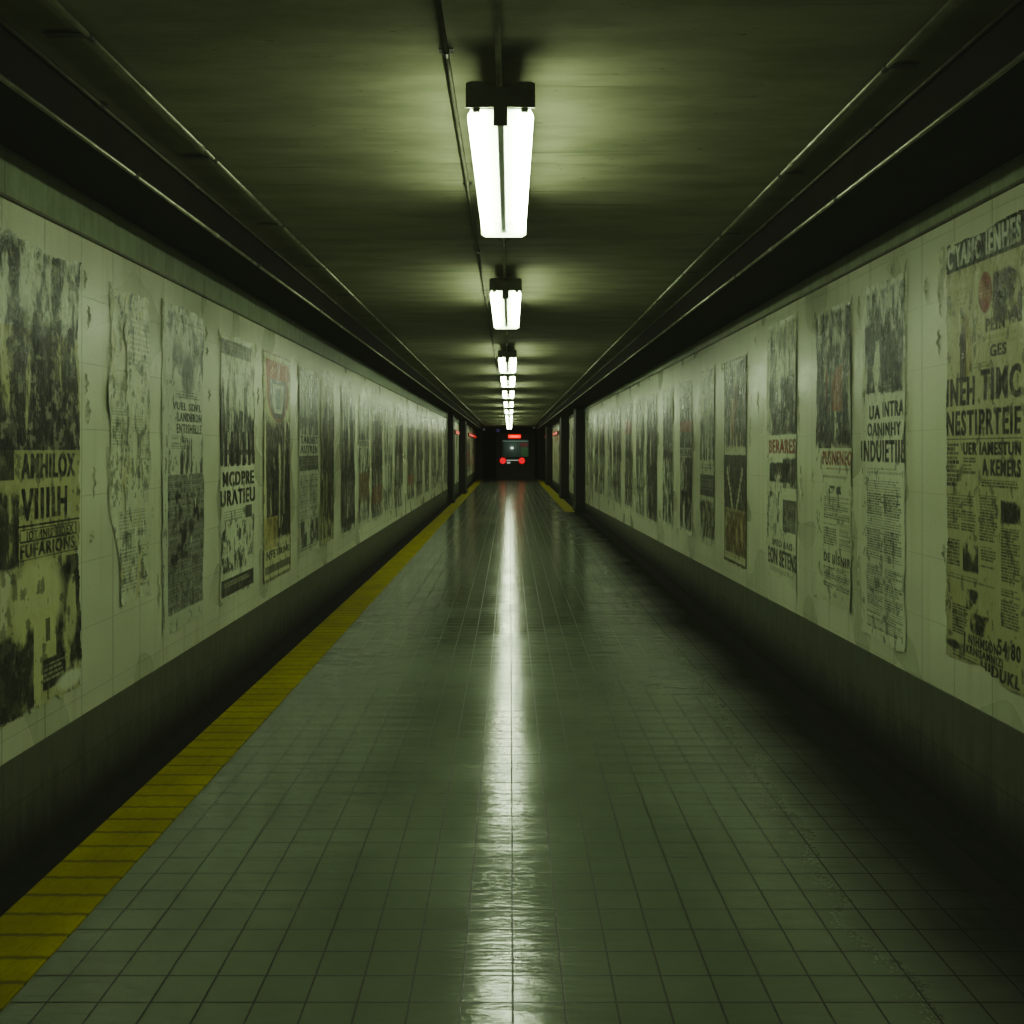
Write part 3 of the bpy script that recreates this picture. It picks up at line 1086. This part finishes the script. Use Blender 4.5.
c.lines(.50, .71, .70, .76, .013, 1, op=.8)
c.lines(.02, .785, .70, .80, .014, 1, op=.7)
c.ellipse(.16, .835, .08, .03, (.36, .36, .17), .8, .4)
c.photo(.30, .81, .46, .86, .55, streak=.4, scale=14)
c.lines(.10, .85, .34, .93, .013, 1, op=.85, fill=.7)
c.lines(.76, .79, .98, .88, .012, 1, op=.85)
c.ellipse(.48, .885, .14, .03, (.35, .35, .16), .7, .4)
c.photo(.36, .86, .60, .91, .4, streak=.2, scale=14)
c.ellipse(.12, .952, .10, .010, INK, .9, .3)
c.solid(.27, .915, .29, .965, INK, .9)
c.text(.34, .915, .72, .938, 'NIHMSON', wear=.1)
c.text(.30, .942, .78, .960, 'KRNISAMNIZI', wear=.1)
c.text(.72, .90, .985, .935, '54 80', wear=.1)
c.lines(.1, .968, .5, .985, .013, 1, op=.8)
c.text(.5, .962, .985, .992, 'HIDUKL', wear=.15)
c.wear(.13, (.36, .36, .18), 9, 1.4)
c.ragged(.02, .02, .02, .05)
hang(c, 'largest yellowed newspaper poster with a red round seal, near end of right wall', curl=.018,
     flaps=((-.03, .0, .14, .035, 0), (-.05, .06, .22, .03, 0), (-.06, .2, .14, .02, 0), (.0, .72, .1, .02, 0), (.1, .0, .05, .06, 0), (-.20, .06, .12, .03, .1)))

c = canvas(1, 863, 906.5, .605, 2.485, (.54, .58, .44), 52)
c.photo(.10, .02, .98, .17, .50, streak=1.4, col=(.05, .06, .045), light=(.56, .60, .5))
c.photo(.08, .10, .95, .32, .56, streak=2.2, scale=9)
c.figures(.1, .12, .9, .31, 3)
c.lines(.45, .29, .95, .325, .02, 1, op=.8)
c.text(.18, .345, .44, .385, 'UA', wear=.1); c.text(.50, .338, .96, .38, 'INTRA', wear=.1)
c.text(.14, .395, .90, .432, 'OANINHY', wear=.1)
c.text(.0, .445, .98, .505, 'INDUIETIIE', wear=.1)
c.lines(.10, .52, .92, .545, .02, 1, op=.4)
c.lines(.12, .555, .92, .78, .0135, 2, op=.85)
c.lines(.12, .795, .95, .975, .0125, 2, op=.75)
c.wear(0.15, (.54, .58, .42), 10, 1.6)
c.ragged(.02, .02, .03, .02)
hang(c, 'pale poster of black headlines over two long columns of small print', curl=.03,
     flaps=((1.04, -.02, .55, .022, 0), (1.06, .30, .35, .02, 0), (-.05, .02, .2, .02, 0), (-.06, .78, .3, .025, 0), (.7, -.03, .06, .05, 0)))

c = canvas(1, 816, 852.5, .675, 2.47, (.52, .56, .40), 53)
c.photo(.02, .01, 1, .24, .54, streak=1.5, light=(.50, .54, .42))
c.photo(.02, .12, 1, .48, .60, streak=2.6, scale=8, grad=.06)
c.figures(.1, .2, 1, .48, 2)
c.photo(.3, .2, .75, .36, .42, streak=1, col=(.24, .09, .055))
c.text(.22, .487, 1, .535, 'PUSNENEO', RED, .25)
c.lines(.3, .545, .98, .565, .02, 1, (.2, .08, .05), .7)
c.lines(.22, .57, .98, .60, .03, 1, (.12, .10, .06), .7)
c.photo(.4, .60, .75, .63, .6, scale=14)
c.lines(.24, .64, .96, .72, .014, 1, op=.8)
c.lines(.24, .73, .62, .81, .015, 1, op=.85); c.lines(.68, .725, .96, .82, .013, 1, op=.6)
c.text(.26, .83, .96, .862, 'DE IIISNIR', wear=.1)
c.lines(.24, .87, .96, .955, .014, 2, op=.85)
c.wear(0.19, (.52, .56, .42), 9, 2.2)
c.hole(.05, .60, .12, .06)
c.ragged(.03, .02, .03, .03)
hang(c, 'poster with a smoky dark photo over a red headline, left of the two-column print', curl=.03,
     flaps=((.02, .0, .2, .03, 0), (1.03, .0, .3, .02, 0), (1.05, .6, .25, .022, 0), (-.04, .55, .15, .02, 0), (1.08, .75, .22, .02, .1)))

c = canvas(1, 767.5, 797.5, .655, 2.53, (.53, .57, .42), 54)
c.photo(.08, .02, 1, .34, .52, streak=2.0, col=(.05, .065, .045), grad=.12)
c.photo(.08, .22, 1, .44, .58, streak=2.4)
c.figures(.1, .3, 1, .44, 4)
c.text(.08, .455, .96, .51, 'BERARES', RED, .2)
c.photo(.1, .54, .8, .62, .66, streak=.3, scale=8)
c.photo(.55, .52, 1, .64, .6, streak=.6)
c.photo(.06, .65, .42, .80, .42, streak=.5, scale=18)
c.ellipse(.24, .72, .13, .06, (.5, .54, .42), .8, .3)
c.solid(.55, .68, .96, .80, (.05, .055, .045), .85)
c.lines(.57, .69, .94, .79, .018, 1, (.3, .33, .25), .6)
c.text(.2, .84, .85, .865, 'IMEO RAIS', wear=.1)
c.text(.05, .875, .98, .94, 'EON SETENS', wear=.1)
c.lines(.1, .95, .95, .975, .014, 1, op=.7)
c.wear(0.20, (.53, .57, .42), 9, 1.8)
c.ragged(.02, .02, .03, .03)
hang(c, 'poster with a short bright red headline at mid height and portrait sketch below', curl=.03,
     flaps=((1.0, .0, .16, .035, .05), (1.08, .28, .3, .02, 0), (1.15, .55, .3, .03, -.1), (-.3, .25, .22, .02, 0), (-.4, .02, .1, .02, 0)))

c = canvas(1, 724.5, 747, .62, 2.39, (.46, .49, .33), 55)
c.photo(.02, .01, 1, .20, .55, streak=1.8, light=(.46, .50, .4))
c.photo(.02, .12, 1, .44, .62, streak=2.4)
c.photo(.3, .1, .6, .4, .36, col=(.22, .12, .06), streak=2)
c.solid(.05, .455, .95, .465, (.5, .54, .4), .9)
c.solid(.02, .47, 1, .76, (.028, .034, .028), .93)
for k in range(9):
    t_ = k / 8
    c.solid(.14 + .26 * t_, .53 + .20 * t_, .20 + .26 * t_, .57 + .20 * t_, (.46, .50, .38), .85)
    c.solid(.78 - .26 * t_, .53 + .20 * t_, .84 - .26 * t_, .57 + .20 * t_, (.46, .50, .38), .85)
c.photo(.05, .73, 1, .95, .55, col=(.12, .075, .03), streak=.8, light=(.34, .32, .16))
c.lines(.1, .88, .95, .97, .02, 1, op=.5)
c.wear(.26, (.46, .49, .34), 10, 2.4)
c.frame(0, 0, 1, 1, (.10, .11, .07), .04)
c.ragged(.008, .008, .01, .01)
hang(c, 'dark framed poster with a pale V shape on black, mid right wall', curl=.015,
     flaps=((1.08, .0, .5, .02, 0), (1.2, .3, .3, .03, .1), (-.05, .0, .1, .03, 0)))

c = canvas(1, 700, 715, .66, 2.40, (.50, .54, .40), 56)
c.photo(.05, .02, 1, .3, .40, streak=2.0, col=(.12, .14, .10))
c.photo(.05, .25, 1, .52, .54, streak=2.4)
c.lines(.05, .54, .98, .58, .03, 1)
c.solid(.05, .60, .98, .72, (.04, .05, .045), .9)
c.lines(.1, .61, .95, .70, .03, 1, (.3, .34, .26), .7)
c.photo(.05, .73, 1, .95, .62, streak=1.0, scale=8, col=(.05, .04, .025))
c.wear(.32, (.50, .54, .40), 10, 2.4)
c.ragged(.02, .02, .03, .03)
hang(c, 'pale topped poster with a dark lower third, just left of the V poster', curl=.02, flaps=((1.05, .0, .3, .03, 0),))

generic(1, 680, 692.6, .68, 2.38, 57, 'tall poster with a red patch in its upper half, seventh on right wall', .54, GREY, (.27, .34, DRED), .45, text='MEINAR')
generic(1, 663, 673.5, .66, 2.36, 58, 'poster whose dark column stops above a lone square picture, eighth on right wall', .52, GREY, split=.5)
generic(1, 646.5, 657.2, .60, 2.38, 59, 'darkest broad poster, ninth on right wall', .66, GREY, split=.6)
generic(1, 636.2, 643.8, .60, 2.38, 60, 'pale streaked poster, tenth on right wall', .48, GREY)
generic(1, 625, 632.2, .64, 2.38, 61, 'dark poster with a small red patch near its top, eleventh on right wall', .58, GREY, (.16, .30, (.28, .08, .05)))
generic(1, 613, 620.8, .62, 2.38, 62, 'dark grey poster, twelfth on right wall', .58, GREY)
generic(1, 607.8, 611.6, .62, 2.38, 63, 'slim pale poster, fourth before the first right pillar', .46, GREY)
generic(1, 600, 604.4, .62, 2.38, 64, 'slim dark poster, third before the first right pillar', .55, GREY)
generic(1, 594.8, 598.2, .62, 2.38, 65, 'slim faded poster, second before the first right pillar', .47, GREY)
generic(1, 589.6, 592.8, .62, 2.38, 66, 'slim faded poster, immediately before the first right pillar', .48, GREY)
# beyond the left pillars a reddish one hangs by the train
generic(-1, 466.5, 470.2, .62, 2.12, 67, 'rusty red poster on left wall beyond the second left pillar', .52, GREY, (.35, .75, (.28, .11, .07)))

# ------------------------------------------------------------------ glowing red strips for wall reflections, small signals at the far end
def red_reflection_strip(x, s, ya, yb, z, label):  # glowing strip with casing, added to stand for a red reflection on the wall
    e = empty('reflection_strip', (x + s * .006, ya, z))
    L = yb - ya
    obj('casing', box(min(0, s * .05), max(0, s * .05), 0, L, -.075, .075, .008), 'dark_metal', e)
    obj('lens', box(min(s * .048, s * .062), max(s * .048, s * .062), .03, L - .03, -.055, .055, .004), 'red_reflection_strip', e)
    tag(e, label, 'light', 'glowing strips for red reflections at the far end')


red_reflection_strip(XL, 1, 28.2, 30.2, 2.20, 'short glowing strip for a red reflection on left wall between the two left pillars')
red_reflection_strip(XL, 1, 37.5, 45.5, 2.29, 'long glowing strip for a red reflection on left wall nearest the train')
red_reflection_strip(XR, -1, 33.6, 37.0, 2.28, 'glowing strip for a red reflection on right wall just before the third right pillar')
red_reflection_strip(XR, -1, 41.4, 45.4, 2.30, 'glowing strip for a red reflection on right wall beyond the third right pillar')


def lamp(px, py, y, mat, label, r=.05):
    x = (px - VX) / F * y; z = EYE + (VY - py) / F * y
    e = empty('signal_lamp', (x, y, z))
    obj('casing', box(-r * 1.6, r * 1.6, -.05, .0, -r * 1.6, r * 1.6, .01), 'dark_metal', e)
    obj('lens', tube((0, -.052, 0), (0, -.07, 0), r, 14), mat, e)
    tag(e, label, 'signal lamp', 'small signal lamps above the train')


lamp(498, 430.5, 45.9, 'blue_lamp', 'small dim blue signal lamp on the dark header left of the train sign', .09)
lamp(484, 429.5, 45.9, 'pale_lamp', 'small dim white signal lamp at the left end of the dark header', .05)
lamp(534, 427.5, 45.9, 'pale_lamp', 'small dim white signal lamp at the right end of the dark header', .05)

# ------------------------------------------------------------------ the train
TY = 48.2
tx = lambda px: (px - VX) / F * TY
tz = lambda py: EYE + (VY - py) / F * TY
cx = tx(515.5)
e = empty('subway_train', (cx, TY, -1.0))


def tl(name, bm, mat, parent=e, smooth=False):
    """part given in world coordinates, stored relative to the train"""
    for v in bm.verts:
        v.co.x -= cx; v.co.y -= TY; v.co.z += 1.0
    return obj(name, bm, mat, parent, smooth)


hw = 1.10
wx0, wx1, wz0, wz1 = tx(502.2), tx(528.6), tz(457.2), tz(439.6)
# car body: shell with rounded roof and an opening for the rear window
bm = bmesh.new()
roof = []
for k in range(13):
    a = PI * k / 12
    roof.append((cx + hw * math.cos(a) * (1 if True else 1), 2.42 + .42 * math.sin(a)))
outer = [(cx + hw, -.55)] + roof + [(cx - hw, -.55)]
vs = [bm.verts.new((x, TY, z)) for x, z in outer]
vb = [bm.verts.new((x, TY + 14, z)) for x, z in outer]
n = len(outer)
for i in range(n):
    bm.faces.new((vs[i], vs[(i + 1) % n], vb[(i + 1) % n], vb[i]))
bm.faces.new(vb)
inner = [(wx1, wz0), (wx1, wz1), (wx0, wz1), (wx0, wz0)]
iv = [bm.verts.new((x, TY, z)) for x, z in inner]
mid = n // 2
# front face split into four pieces around the window
bm.faces.new([vs[0], vs[1], iv[1], iv[0]])
bm.faces.new([vs[k] for k in range(1, n - 1)] + [iv[2], iv[1]])
bm.faces.new([vs[n - 2], vs[n - 1], iv[3], iv[2]])
bm.faces.new([vs[n - 1], vs[0], iv[0], iv[3]])
bmesh.ops.recalc_face_normals(bm, faces=bm.faces)
tl('body', bm, 'train_body')
# window frame and glass
bm = bmesh.new()
t_ = .05
add_box(bm, wx0 - t_, wx1 + t_, TY - .03, TY + .03, wz1, wz1 + t_, .01)
add_box(bm, wx0 - t_, wx1 + t_, TY - .03, TY + .03, wz0 - t_, wz0, .01)
add_box(bm, wx0 - t_, wx0, TY - .03, TY + .03, wz0, wz1, .01)
add_box(bm, wx1, wx1 + t_, TY - .03, TY + .03, wz0, wz1, .01)
wf = tl('window_frame', bm, 'rubber')
tl('pane', box(wx0, wx1, TY - .006, TY + .006, wz0, wz1), 'glass', wf)
# cabin seen through the window; wall, seat and notice glow for cabin light
bm = box(wx0 - .05, wx1 + .05, TY + 1.6, TY + 1.65, wz0 - .1, wz1 + .1)
cab = tl('cabin', bm, 'train_inside')
tl('cabin_ceiling', box(wx0 + .02, wx1 - .02, TY + .12, TY + 1.5, wz1 - .10, wz1 - .06), 'train_ceiling', cab)
tl('cabin_seat', box(tx(521.5), tx(528.5), TY + .5, TY + .9, wz0 + .05, tz(447.5), .03), 'train_seat', cab)
tl('cabin_notice', box(tx(520.5), tx(528), TY + .3, TY + .34, tz(446.3), tz(443.2), .005), 'train_redpanel', cab)
tl('cabin_lamp', box(tx(510.6), tx(513.6), TY + 1.4, TY + 1.5, tz(449.0), tz(446.8), .02), 'train_spot', cab)
tl('cabin_post', box(tx(503.0), tx(503.7), TY + .3, TY + .36, wz0, wz1 - .1), 'train_trim', cab)
# illuminated destination board over the window
sg = tl('destination_sign', box(tx(508.2), tx(520.8), TY - .06, TY, tz(438.3), tz(434.6), .02), 'red_sign')
tl('sign_face', box(tx(510), tx(519), TY - .066, TY - .058, tz(437.3), tz(435.8), .002), 'red_text', sg)
# tail lights and the rail between them
for px in (502.9, 521.8):
    bz = tl('tail_light', tube((tx(px), TY - .05, tz(460.7)), (tx(px), TY, tz(460.7)), .225, 24), 'dark_metal')
    tl('lens', tube((tx(px), TY - .075, tz(460.7)), (tx(px), TY - .045, tz(460.7)), .185, 24), 'red_lamp', bz)
tl('bumper_rail', box(tx(506.5), tx(518.5), TY - .06, TY - .01, tz(460.7), tz(459.8), .008), 'caught_light')
tl('number_plate', box(tx(506.9), tx(510.3), TY - .03, TY - .005, tz(463.6), tz(461.8), .004), 'caught_light')
tl('skirt', box(cx - 1.04, cx + 1.04, TY - .08, TY + .02, -.45, tz(466.5), .03), 'train_body')
tl('coupler', box(cx - .16, cx + .16, TY - .45, TY, -.42, -.12, .04), 'dark_metal')
tl('bogie', box(cx - .95, cx + .95, TY + .5, TY + 3.0, -1.0, -.5, .05), 'dark_metal')
tag(e, 'dark subway train seen end-on with red tail lights and lit red sign', 'train')

# ------------------------------------------------------------------ world, camera, look
w = bpy.data.worlds.new('World')
S.world = w
w.use_nodes = True
bg = w.node_tree.nodes['Background']
bg.inputs[0].default_value = (.5, .6, .35, 1)
bg.inputs[1].default_value = .01

cam = bpy.data.cameras.new('Camera')
cam.sensor_width = 36
cam.lens = F / 1024 * 36
cam.shift_x = (512 - VX) / 1024
cam.shift_y = -(512 - VY) / 1024
cam.clip_start = .05
cam.clip_end = 200
co = bpy.data.objects.new('Camera', cam)
co.location = (0, 0, EYE)
co.rotation_euler = (PI / 2, 0, 0)
COL.objects.link(co)
S.camera = co

S.view_settings.view_transform = 'AgX'
S.view_settings.look = 'AgX - Medium High Contrast'
S.view_settings.exposure = 0.72
S.view_settings.use_curve_mapping = True
cm = S.view_settings.curve_mapping
cm.black_level = (-.0065, -.0070, -.0052)
cm.update()
S.cycles.max_bounces = 8
S.cycles.diffuse_bounces = 4
S.cycles.glossy_bounces = 4
S.cycles.sample_clamp_indirect = 6.0
S.cycles.use_denoising = True
S.cycles.sample_clamp_direct = 0.0
